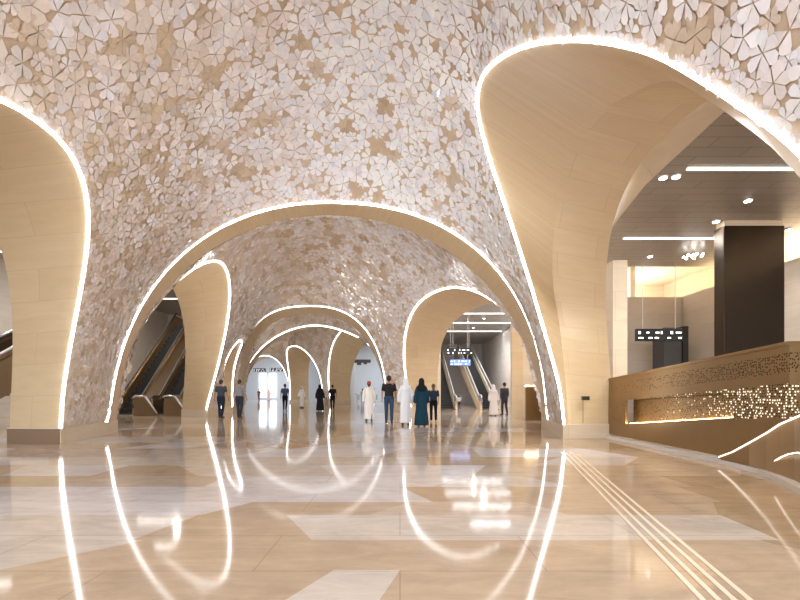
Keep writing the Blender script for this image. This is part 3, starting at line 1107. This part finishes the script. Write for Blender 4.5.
MB().prism([(X, y_near, .1), (X + 3.6, y_near - .25, .1), (X + 3.6, y_near - .25, 1.86), (X, y_near, ztop(y_near))], (0, -.04, 0)).build('return_panel', bron_perf, t)

# low curved bronze wing in front, with lit handrails
t = thing('stair_wing', 'low curved bronze stair side with two thin lit handrails at the right edge', 'stair side', (0, 0, 0))
cv = [(5.19, 7.15, .10), (5.18, 6.85, .22), (5.16, 6.5, .40), (5.08, 6.1, .58), (4.97, 5.75, .73), (4.84, 5.4, .83), (4.7, 5.15, .88), (4.5, 4.8, .90), (4.25, 4.3, .91), (4.05, 3.8, .92), (3.95, 3.3, .92)]
V, Fs = [], []
for (x, y, z) in cv:
    V += [(x, y, .08), (x, y, z), (x + .12, y + .03, z), (x + .12, y + .03, .08)]
for i in range(len(cv) - 1):
    for k in range(4):
        Fs.append((i * 4 + k, i * 4 + (k + 1) % 4, i * 4 + 4 + (k + 1) % 4, i * 4 + 4 + k))
Fs.append((0, 1, 2, 3))
e = (len(cv) - 1) * 4
Fs.append((e + 3, e + 2, e + 1, e))
pydata('panel', V, Fs, M['bronze'], t)
MB().tube([(x - .01, y, z + .01) for x, y, z in cv], .011, 8).build('lit_handrail', M['led_dim'], t)
low = [(5.22, 6.15, .10), (5.10, 5.95, .22), (4.95, 5.65, .33), (4.82, 5.4, .40), (4.66, 5.1, .46), (4.45, 4.75, .48), (4.2, 4.3, .49)]
MB().tube([(x - .05, y, z) for x, y, z in low], .009, 8).build('lit_handrail', M['led_dim'], t)

cb_pts = [(5.27, 11.3), (5.3, 10.2), (5.3, 9.2), (5.3, 8.2), (5.28, 7.3), (5.25, 6.8), (5.17, 6.3), (5.02, 5.9), (4.84, 5.5), (4.64, 5.1), (4.35, 4.5), (4.1, 3.9), (3.96, 3.2)]
V, Fs = [], []
for (x, y) in cb_pts:
    V += [(x - .07, y - .02, 0), (x - .07, y - .02, .07), (x + .16, y + .04, .09), (x + .16, y + .04, 0)]
for i in range(len(cb_pts) - 1):
    for k in range(4):
        Fs.append((i * 4 + k, i * 4 + (k + 1) % 4, i * 4 + 4 + (k + 1) % 4, i * 4 + 4 + k))
Fs.append((0, 1, 2, 3))
e = (len(cb_pts) - 1) * 4
Fs.append((e + 3, e + 2, e + 1, e))
struct(pydata('trim_4', V, Fs, M['curb']), 'pale marble curb along the foot of the bronze balustrade', 'curb')

# tactile guide bars
tact = mat('pale_guide_bar', (.74, .60, .44), .35)
for k, (nm, off) in enumerate([('leftmost', 0), ('second from left', .085), ('third from left', .17), ('rightmost', .255)]):
    d = Vector((.237, 1, 0)).normalized()
    s = Vector((d.y, -d.x, 0))
    p0 = Vector((1.22, .5, 0)) + s * off
    p1 = p0 + d * (8.25 if k < 3 else 8.1)
    mb = MB()
    mb.prism([p0 - s * .016, p1 - s * .016, p1 + s * .016, p0 + s * .016], (0, 0, .005))
    tag(mb.build('guide_bar', tact), 'thin pale tactile guide bar set in the floor, %s of the four' % nm, 'guide bar', 'tactile guide bars on the floor')


# --- escalators ---------------------------------------------------------------
def escalator(x, y, w, run, rise, label, rz=0., side='bronze', group='escalators', skirt=.55, panel='glass', rail='rubber'):
    """rises away along +y from a flat landing at y"""
    t = thing('escalator', label, 'escalator', (x, y, 0), rz, group)
    hw = w / 2
    fl = 1.0
    prof = lambda q: max(0., (q - fl)) / run * rise if q > fl else 0.
    # truss and side cladding
    for s in (-1, 1):
        poly = [(s * hw, 0, 0), (s * hw, fl + .3, 0), (s * hw, fl + run, rise - .9), (s * hw, fl + run + 1.2, rise - .9), (s * hw, fl + run + 1.2, rise + skirt), (s * hw, fl + run, rise + skirt), (s * hw, fl, skirt), (s * hw, 0.1, skirt)]
        MB().prism(poly, (s * .16, 0, 0)).build('side_panel', M[side], t)
        g = [(s * (hw + .05), .15, skirt), (s * (hw + .05), fl, skirt), (s * (hw + .05), fl + run, rise + skirt), (s * (hw + .05), fl + run, rise + .98), (s * (hw + .05), fl, .98), (s * (hw + .05), .15, .98)]
        bp = MB().prism(g, (s * .02, 0, 0)).build('balustrade_panel', M[panel], t)
        c = s * (hw + .06)
        path = [(c, .35, .30), (c, .10, .34), (c, -.10, .48), (c, -.18, .66), (c, -.12, .84), (c, .06, .97), (c, .3, 1.0), (c, fl, 1.0), (c, fl + run, rise + 1.0), (c, fl + run + 1.1, rise + 1.0)]
        MB().tube(path, .05, 8).build('handrail', M[rail], bp, True)
    # steps
    mb = MB()
    n = int(run / .4)
    mb.box((-hw, -.4, 0), (hw, fl, .03))
    for k in range(n):
        y0 = fl + k * run / n
        z1 = (k + 1) * rise / n
        mb.box((-hw, y0, max(0, z1 - .55)), (hw, y0 + run / n * 1.02, z1))
    mb.build('steps', M['step'], t)
    return t


GE = 'escalators beyond the side arches'
escalator(-14.9, 23.6, 1.0, 8.0, 6.0, 'left of the two bronze escalators seen through the second left arch', .12, 'bronze', GE, .8, 'bronze', 'dark')
escalator(-12.75, 23.6, 1.0, 8.0, 6.0, 'right of the two bronze escalators seen through the second left arch', .12, 'bronze', GE, .8, 'bronze', 'dark')
for k, (x, nm) in enumerate(((-13.35, 'left'), (-11.85, 'right'))):
    t = thing('stair_rail', nm + ' pale bent handrail of the stair going down before the bronze escalators', 'handrail', (x, 22.0, 0), 0, 'stair handrails by the left escalators')
    MB().tube([(0, 0, .92), (.1, 0, 1.0), (.5, 0, 1.0), (.62, 0, .95), (1.2, 0, .14)], .05, 8).build('rail', M['steel'], t, True)
    MB().prism([(.0, .02, 0), (1.2, .02, 0), (1.2, .02, .08), (.58, .02, .9), (.05, .02, .9)], (0, .06, 0)).build('side_panel', M['bronze_dark'], t)
escalator(3.35, 31.0, 1.1, 12, 5.2, 'left escalator of the pair under the signs on the right, half hidden by the pier', 0, 'stone_box', GE)
escalator(6.35, 31.0, 1.1, 12, 5.2, 'right escalator of the pair under the signs on the right', 0, 'stone_box', GE)
escalator(-13.2, 10.5, 1.0, 8, 4.6, 'dark escalator cut by the left frame edge behind the left arch', 0, 'bronze_dark', GE, .8, 'bronze_dark', 'steel')

# --- halls beyond the side arches ---------------------------------------------
# left hall
wallbox('wall_left', (-19.2, 1, 0), (-19.0, 48, 7.6), M['grey_wall'], 'far left wall of the left side hall')
wallbox('ceiling', (-19.2, 1, 7.6), (-10.6, 36, 7.8), M['ceiling'], 'grey ceiling of the left side hall', 'ceiling')
wallbox('wall_back', (-19.2, 36, 0), (-12.9, 36.2, 7.8), M['grey_wall'], 'end wall of the left side hall behind the escalators')
for k, y in enumerate((16.0, 20.0, 25.0, 30.0)):
    bar('light_line', (-18.5, y, 7.57), (-11.2, y + .12, 7.595), M['led_soft'], ['nearest', 'second', 'third', 'farthest'][k] + ' LED line across the left side hall ceiling', 'light line', G_LINE)
# right hall with the escalators
wallbox('ceiling', (2.4, 17.2, 6.5), (12.6, 48, 6.7), M['trim'], 'grey ceiling over the escalators on the right', 'ceiling')
wallbox('wall_right', (9.0, 17.2, 0), (9.2, 48, 6.5), M['pale_marble'], 'grey side wall right of the far escalators')
wallbox('wall_back', (-.2, 48, 0), (9.2, 48.2, 6.7), M['pale_marble'], 'end wall above the escalators on the right')
wallbox('wall_right', (2.3, 27.0, 0), (2.5, 48, 6.6), M['stone_box'], 'stone wall left of the far escalators')
for k, y in enumerate((21.5, 25.5, 29.5, 33.5, 38.0)):
    bar('light_line', (2.9, y, 6.47), (8.8, y + .14, 6.495), M['led_soft'], ['nearest', 'second', 'third', 'fourth', 'farthest'][k] + ' LED line across the ceiling over the right escalators', 'light line', G_LINE)
for y in (21.5, 25.5, 29.5, 33.5, 38.0):
    area_light('line_lamp', (5.85, y + .07, 6.46), (0, 0, 0), 5.9, .14, 70, (.97, .97, 1))
for y in (16.0, 20.0, 25.0, 30.0):
    area_light('line_lamp', (-14.85, y + .06, 7.56), (0, 0, 0), 7.3, .12, 70, (1, .95, .9))
area_light('line_lamp', (6.55, 8.21, 5.31), (0, 0, 0), 2.35, .06, 150, (1, .96, .9))
area_light('line_lamp', (7.47, 11.91, 5.31), (0, 0, 0), 2.8, .06, 150, (1, .96, .9))
for k, y in enumerate((23.5, 31.5, 36.0)):
    downlight(6.0, y, 6.5, ['near', 'middle', 'far'][k] + ' downlight in the ceiling over the right escalators', .08, 380, 'downlights over the right escalators', 168)
for k, y in enumerate((18.0, 23.0, 28.0)):
    downlight(-14.2, y, 7.6, ['near', 'middle', 'far'][k] + ' downlight in the left side hall ceiling', .08, 260, 'downlights in the left side hall', 168)
sign(2.95, 4.65, 3.58, 4.02, 28.0, 6.5, 'upper black hanging sign over the right escalators', 8)
sign(3.45, 4.9, 3.02, 3.5, 30.5, 6.5, 'lower blue hanging sign over the right escalators', 9, blue=True)
wallbox('wall_back', (5.65, 20.3, 0), (9.0, 20.5, 6.5), M['pale_marble'], 'pale wall behind the short bronze barrier')
wallbox('wall_right', (5.13, 20.2, 0), (5.65, 20.45, 6.5), M['stone_box'], 'square stone pier beside the far bronze panel', 'pier')
t = thing('bronze_barrier', 'short bronze barrier glowing along its top beside the stone pier', 'barrier', (5.8, 18.4, 0))
MB().box((-.55, 0, 0), (.9, .12, 1.42), .01).build('panel', M['bronze'], t)
MB().box((-.55, -.02, 1.43), (.9, .14, 1.47)).build('top_light', M['led_warm'], t)

# far halls at the end of the nave
wallbox('wall_back', (-40, 78, 0), (6, 78.3, 14), M['pale_wall'], 'pale end wall of the far hall')
wallbox('ceiling', (-40, 54.5, 8.6), (-6, 78, 8.8), M['ceiling'], 'ceiling of the far hall', 'ceiling')
wallbox('wall_right', (-11.9, 55.2, 0), (-11.7, 78, 8.7), M['pale_wall'], 'pale side wall of the far hall')
wallbox('wall_back', (-6.2, 60, 0), (12, 60.2, 9), M['pale_wall'], 'pale end wall behind the ticket gates')
wallbox('ceiling', (-6.2, 36.5, 7.6), (6, 60, 7.8), M['ceiling'], 'ceiling over the ticket gates', 'ceiling')
area_light('far_hall_light', (-18, 66, 8.4), (0, 0, 0), 8, 16, 1500, (.88, .94, 1))
area_light('gate_hall_light', (-1.5, 50, 7.4), (0, 0, 0), 4, 12, 900, (.88, .94, 1))
for k, px in enumerate((262, 272)):
    x = (px - 400) / 440 * 77.5
    tag(MB().box((x - .6, 77.8, .4), (x + .6, 77.96, 4.6), .02).build('wall_light', M['panel_lamp']), 'tall cool glowing panel on the far end wall, %s of two' % ('left', 'right')[k], 'wall light', 'glowing panels on the far end wall')
sign(-19.0, -17.4, 3.9, 4.35, 57, 8.6, 'left of the two small dark signs hanging in the farthest hall', 12)
sign(-17.2, -15.4, 4.0, 4.45, 58, 8.6, 'right of the two small dark signs hanging in the farthest hall', 13)
# ornate dark hanging board beyond the third right arch
t = thing('hanging_board', 'dark hanging board with uneven lower edge inside the far right arch', 'sign', (-3.95, 46, 4.05))
mb = MB()
mb.box((-.9, -.06, .25), (.9, .06, .60), .02)
mb.box((-.55, -.05, .02), (-.1, .05, .25), .02)
mb.box((.15, -.05, .1), (.5, .05, .25), .02)
mb.build('board', M['dark'], t)
for s in (-.6, .6):
    MB().tube([(s, 0, .6), (s, 0, 3.5)], .02, 6).build('hanger_rod', M['steel'], t)
tag(MB().box((-5.65, 47.9, 3.3), (-5.45, 48.0, 5.0), .02).build('wall_light', M['panel_lamp']), 'slim upright light on the wall inside the far right arch', 'wall light')
wallbox('wall_right', (-5.9, 48.0, 0), (-4.9, 48.2, 7.6), M['pale_wall'], 'pale return wall inside the far right arch')
for k, px in enumerate((351, 356, 374)):
    x = (px - 400) / 440 * 55
    t = thing('ticket_gate', 'steel ticket gate in the far right hall, %s of the three' % ('leftmost', 'middle', 'rightmost')[k], 'ticket gate', (x, 55, 0), 0, 'ticket gates in the far hall')
    MB().box((-.14, -.7, 0), (.14, .7, 1.0), .03).build('cabinet', M['steel'], t)
    MB().box((.14, -.04, .3), (.45, .04, .95), .01).build('flap', M['glass'], t)
    MB().box((-.12, -.66, 1.0), (.12, .3, 1.06), .02).build('reader', M['black'], t)

# --- people ---------------------------------------------------------------------
FAB = {}


def fab(c, rough=.8):
    k = tuple(round(q, 3) for q in c)
    if k not in FAB:
        FAB[k] = mat('cloth_%d' % len(FAB), c, rough, spec=.2)
    return FAB[k]


SKIN = {'a': mat('skin_medium', (.42, .24, .15), .5), 'b': mat('skin_light', (.55, .34, .23), .5)}
HAIR = mat('black_hair', (.015, .012, .010), .5)
HAIRB = mat('brown_hair', (.10, .055, .03), .5)
EYE = mat('dark_eye', (.02, .015, .012), .2)
SHOE = mat('dark_shoe', (.03, .025, .022), .5)


def lerp(a, b, k):
    return tuple(a[i] + (b[i] - a[i]) * k for i in range(3))


def mesh_part(name, me, m, parent):
    me.materials.append(m)
    return link_mesh(name, me, parent)


def person(px, d, H, label, kind, face=0., stride=.16, skin='a', top=(.1, .1, .1), legs=(.05, .06, .09), hair='short',
           scarf=None, swing=.12, elbow=.0, near=True, sleeve='short', bare_feet=False):
    """kind: 'trousers' | 'robe' | 'abaya'.  face = yaw of the walking direction, 0 walks away from the camera"""
    x = (px - 400) / 440 * d
    t = thing('person', label, 'person', (x, d, 0), face)
    k = H / 1.75
    t.scale = (k, k, k)
    vx = .016 if near else .024
    hip, knee, ank = .93, .50, .085
    W = 1.0 if kind != 'abaya' else .92
    J = {}
    for s, f in ((-1, 1), (1, -1)):
        a = f * stride
        J['hip', s] = (s * .095, 0, hip)
        J['knee', s] = (s * .10, a * .55 + .03, knee + .005)
        J['ank', s] = (s * .10, a - (.06 if a < 0 else 0), ank + (.04 if a < 0 else 0))
        J['toe', s] = (s * .115, a + .15 - (.06 if a < 0 else 0), .035)
        J['sh', s] = (s * .185 * W, 0, 1.43)
        sw = -f * swing
        J['el', s] = (s * .245 * W, sw * .5 - .02, 1.13)
        J['wr', s] = (s * .255 * W, sw + .05 + elbow, .90 + elbow * .5)
    # body: one skin
    mb = MB()
    mb.ball((0, -.01, .97), .15, 3, (1.08, .78, .8))
    mb.ball((0, .0, 1.13), .14, 3, (1.0, .74, 1.1))
    mb.ball((0, -.005, 1.30), .165, 3, (1.08, .72, 1.0))
    mb.cap((-.13, 0, 1.42), .062, (.13, 0, 1.42), .062)
    mb.cap((0, 0, 1.42), .062, (0, .012, 1.54), .055)
    hc = (0, .02, 1.635)
    mb.ball(hc, .104, 3, (.80, .98, 1.14))
    mb.ball((0, .055, 1.565), .058, 2, (.95, .9, .85))       # jaw
    mb.cap((0, .112, 1.645), .012, (0, .132, 1.61), .017)      # nose
    for s in (-1, 1):
        mb.ball((s * .084, .012, 1.625), .028, 2, (.45, .8, 1.15))   # ear
        mb.cap(J['sh', s], .056, J['el', s], .042)
        mb.cap(J['el', s], .041, J['wr', s], .029)
        h0 = Vector(J['wr', s])
        dr = (h0 - Vector(J['el', s])).normalized()
        mb.ball(h0 + dr * .055, .045, 2, (.55, .9, 1.05))         # palm
        mb.cap(J['hip', s], .088, J['knee', s], .056)
        mb.cap(J['knee', s], .054, J['ank', s], .038)
        mb.cap(J['ank', s], .04, J['toe', s], .034)
    body_me = remeshed(mb, vx, 4)
    body = mesh_part('body', body_me, SKIN[skin], t)
    # fingers grow out of the palm
    bm = bmesh.new()
    bm.from_mesh(body_me)
    fb = MB()
    for s in (-1, 1):
        h0 = Vector(J['wr', s])
        dr = (h0 - Vector(J['el', s])).normalized()
        fw = Vector((0, 1, 0))
        for q, (o, ln) in enumerate([(.027, .066), (.009, .074), (-.009, .069), (-.026, .054)]):
            b0 = h0 + dr * .075 + fw * o
            b1 = b0 + dr * ln * .55 + Vector((-s * .008, 0, 0))
            b2 = b1 + dr * ln * .42 + Vector((-s * .020, 0, 0))
            fb.tube([b0, b1, b2], [.0095, .0088, .0065], 6)
        b0 = h0 + dr * .04 + fw * .034
        b1 = b0 + dr * .032 + fw * .026 + Vector((-s * .006, 0, 0))
        fb.tube([b0, b1, b1 + dr * .030 + fw * .006], [.012, .010, .0075], 6)
    tmp = bpy.data.meshes.new('tmp')
    fb.bm.to_mesh(tmp)
    fb.bm.free()
    bm.from_mesh(tmp)
    bpy.data.meshes.remove(tmp)
    bm.to_mesh(body_me)
    bm.free()
    body_me.polygons.foreach_set('use_smooth', np.ones(len(body_me.polygons), dtype=bool))
    # face
    for s in (-1, 1):
        MB().ball((s * .032, .108, 1.648), .011, 2).build('eye', EYE, body, True)
    MB().ball((0, .110, 1.578), .022, 2, (1, .3, .22)).build('mouth', fab((.30, .13, .10)), body, True)
    # hair or head covering
    if hair == 'short':
        mb = MB()
        mb.ball((0, .002, 1.662), .108, 3, (.84, .98, 1.0))
        mb.ball((0, -.045, 1.62), .075, 2, (.95, .7, 1.1))
        mesh_part('hair', remeshed(mb, .014, 2), HAIR, t)
    elif hair == 'brown':
        mb = MB()
        mb.ball((0, .0, 1.66), .112, 3, (.86, .98, 1.02))
        mb.cap((0, -.07, 1.62), .07, (0, -.085, 1.47), .045)
        mesh_part('hair', remeshed(mb, .014, 2), HAIRB, t)
    if scarf is not None:
        c, style = scarf
        mb = MB()
        if style == 'cap':
            mb.ball((0, .0, 1.675), .112, 3, (.86, .98, .9))
            mb.ball((0, -.04, 1.62), .08, 2, (1, .7, 1.0))
        else:
            mb.ball((0, -.002, 1.66), .118, 3, (.88, .98, 1.04))
            mb.loft([(0, -.03, 1.64, .105, .09), (0, -.035, 1.55, .11, .10), (0, -.03, 1.49, .135, .11), (0, -.03, 1.43, .185, .125), (0, -.045, 1.37, .185, .125), (0, -.07, 1.31, .14, .10), (0, -.085, 1.27, .08, .075)], 28)
        mesh_part('headscarf', remeshed(mb, .016, 3), fab(c), t)
    # clothes
    if kind == 'trousers':
        mb = MB()
        mb.ball((0, -.005, 1.30), .178, 3, (1.10, .76, 1.0))
        mb.loft([(0, 0, .89, .172, .128), (0, 0, 1.0, .165, .12), (0, 0, 1.12, .160, .118), (0, 0, 1.25, .180, .128), (0, 0, 1.38, .186, .122), (0, 0, 1.46, .13, .085)], 28)
        for s in (-1, 1):
            end = J['el', s] if sleeve == 'long' else lerp(J['sh', s], J['el', s], .80)
            mb.tube([lerp(J['sh', s], (0, 0, 1.43), .15), J['sh', s], lerp(J['sh', s], end, .5), end], [.062, .064, .060, .056], 14)
            if sleeve == 'long':
                mb.cap(J['el', s], .055, lerp(J['el', s], J['wr', s], .92), .042)
        mesh_part('shirt', remeshed(mb, vx, 3), fab(top), t)
        mb = MB()
        mb.ball((0, -.012, .95), .165, 3, (1.06, .80, .72))
        for s in (-1, 1):
            mb.cap(J['hip', s], .100, J['knee', s], .070)
            mb.cap(J['knee', s], .070, lerp(J['knee', s], J['ank', s], .97), .056)
        mesh_part('trousers', remeshed(mb, vx, 3), fab(legs), t)
    else:
        ab = kind == 'abaya'
        fl = .265 if ab else .215
        mb = MB()
        mb.loft([(0, .0, .05 if ab else .11, fl, fl * .8, .05), (0, 0, .35, fl * .93, fl * .74, .045), (0, 0, .65, .21, .16, .03), (0, 0, .92, .20, .152, .015),
                 (0, 0, 1.12, .180, .140, 0), (0, 0, 1.28, .190, .138, 0), (0, 0, 1.38, .186, .124, 0), (0, 0, 1.44, .145, .10, 0), (0, 0, 1.49, .085, .075, 0)], 40)
        for s in (-1, 1):
            mb.cap(lerp(J['sh', s], (0, 0, 1.40), .12), .066, J['el', s], .064)
            mb.cap(J['el', s], .070, lerp(J['el', s], J['wr', s], .93), .075 if ab else .055)
        mesh_part('robe', remeshed(mb, vx, 2), fab(top), t)
    for s in (-1, 1):
        a, b = J['ank', s], J['toe', s]
        mb = MB()
        mb.cap((a[0], a[1] - .03, .048), .046, (b[0], b[1] + .02, .042), .040)
        mb.ball(((a[0] + b[0]) / 2, (a[1] + b[1]) / 2, .04), .05, 2, (.95, 1.7, .75))
        mesh_part('shoe', remeshed(mb, .014, 2), SHOE if not bare_feet else fab((.45, .36, .28)), t)
    return t


person(221, 20.2, 1.76, 'person in slate grey short sleeved shirt and dark jeans walking away at left', 'trousers', 0, .10, 'a', (.055, .065, .085), (.02, .028, .05))
person(239.5, 20.2, 1.76, 'person in light grey shirt and dark trousers walking away at left', 'trousers', 0, .12, 'a', (.22, .22, .24), (.03, .04, .05))
person(285, 28, 1.72, 'person in blue shirt and black trousers walking in the middle distance', 'trousers', .05, .10, 'a', (.05, .08, .15), (.008, .008, .010), near=False)
person(302, 34, 1.66, 'person in white robe standing far off by the golden arch', 'robe', PI * .9, .03, 'a', (.80, .78, .76), hair=None, scarf=((.80, .78, .76), 'scarf'), near=False)
person(320, 28, 1.68, 'person in long black robe and headscarf beside a person in black clothes', 'abaya', 0, .05, 'b', (.010, .010, .013), hair=None, scarf=((.010, .010, .012), 'scarf'), near=False)
person(332.5, 29.5, 1.70, 'person in black shirt and trousers right of the black robed figure', 'trousers', 0, .08, 'a', (.012, .012, .015), (.008, .008, .010), near=False)
person(326.3, 30.2, .86, 'small child in pale clothes between the two figures in black', 'trousers', 0, .06, 'b', (.55, .42, .36), (.42, .33, .28), near=False)
person(369, 17.9, 1.62, 'person in white robe and red headcloth walking left of the black shirted figure', 'robe', .15, .10, 'a', (.82, .79, .75), hair='short', scarf=((.42, .08, .07), 'cap'))
person(389, 16.6, 1.80, 'person in black short sleeved shirt and blue jeans walking away at centre', 'trousers', 0, .07, 'a', (.022, .020, .020), (.035, .065, .115))
person(405.5, 15.6, 1.66, 'person in long white robe and white headcloth beside the teal robed figure', 'robe', 0, .04, 'a', (.82, .82, .84), hair=None, scarf=((.80, .80, .82), 'scarf'))
person(421.5, 15.1, 1.64, 'person in dark teal robe and black headscarf walking away', 'abaya', 0, .05, 'b', (.008, .040, .065), hair=None, scarf=((.010, .010, .012), 'scarf'))
person(433.5, 17.4, 1.50, 'person with brown hair in dark blue top and black trousers walking away', 'trousers', 0, .08, 'b', (.02, .035, .06), (.008, .008, .010), hair='brown', bare_feet=True)
person(493.5, 22.3, 1.56, 'person in white robe and white headscarf near the right escalators', 'abaya', -.3, .04, 'b', (.80, .74, .70), hair=None, scarf=((.80, .76, .73), 'scarf'), near=False)
person(504.5, 22.6, 1.68, 'person in dark clothes standing by the stone pier on the right', 'trousers', .3, .05, 'a', (.045, .042, .05), (.04, .04, .045), near=False, sleeve='long')
person(459, 30.0, 1.0, 'small child in white top at the foot of the right escalators', 'trousers', 0, .06, 'a', (.6, .6, .62), (.05, .05, .06), near=False)
person(362.5, 50, 1.62, 'person in pale blue by the ticket gates in the far right hall', 'trousers', 0, .06, 'a', (.35, .40, .50), (.3, .33, .4), near=False)
person(259, 64, 1.70, 'person in dark red at the far left end of the hall', 'trousers', PI, .08, 'a', (.18, .06, .05), (.10, .05, .05), near=False)
person(269, 66, 1.70, 'person in pale pink robe at the far end of the hall', 'robe', PI, .04, 'b', (.75, .55, .52), hair=None, scarf=((.75, .6, .58), 'scarf'), near=False)
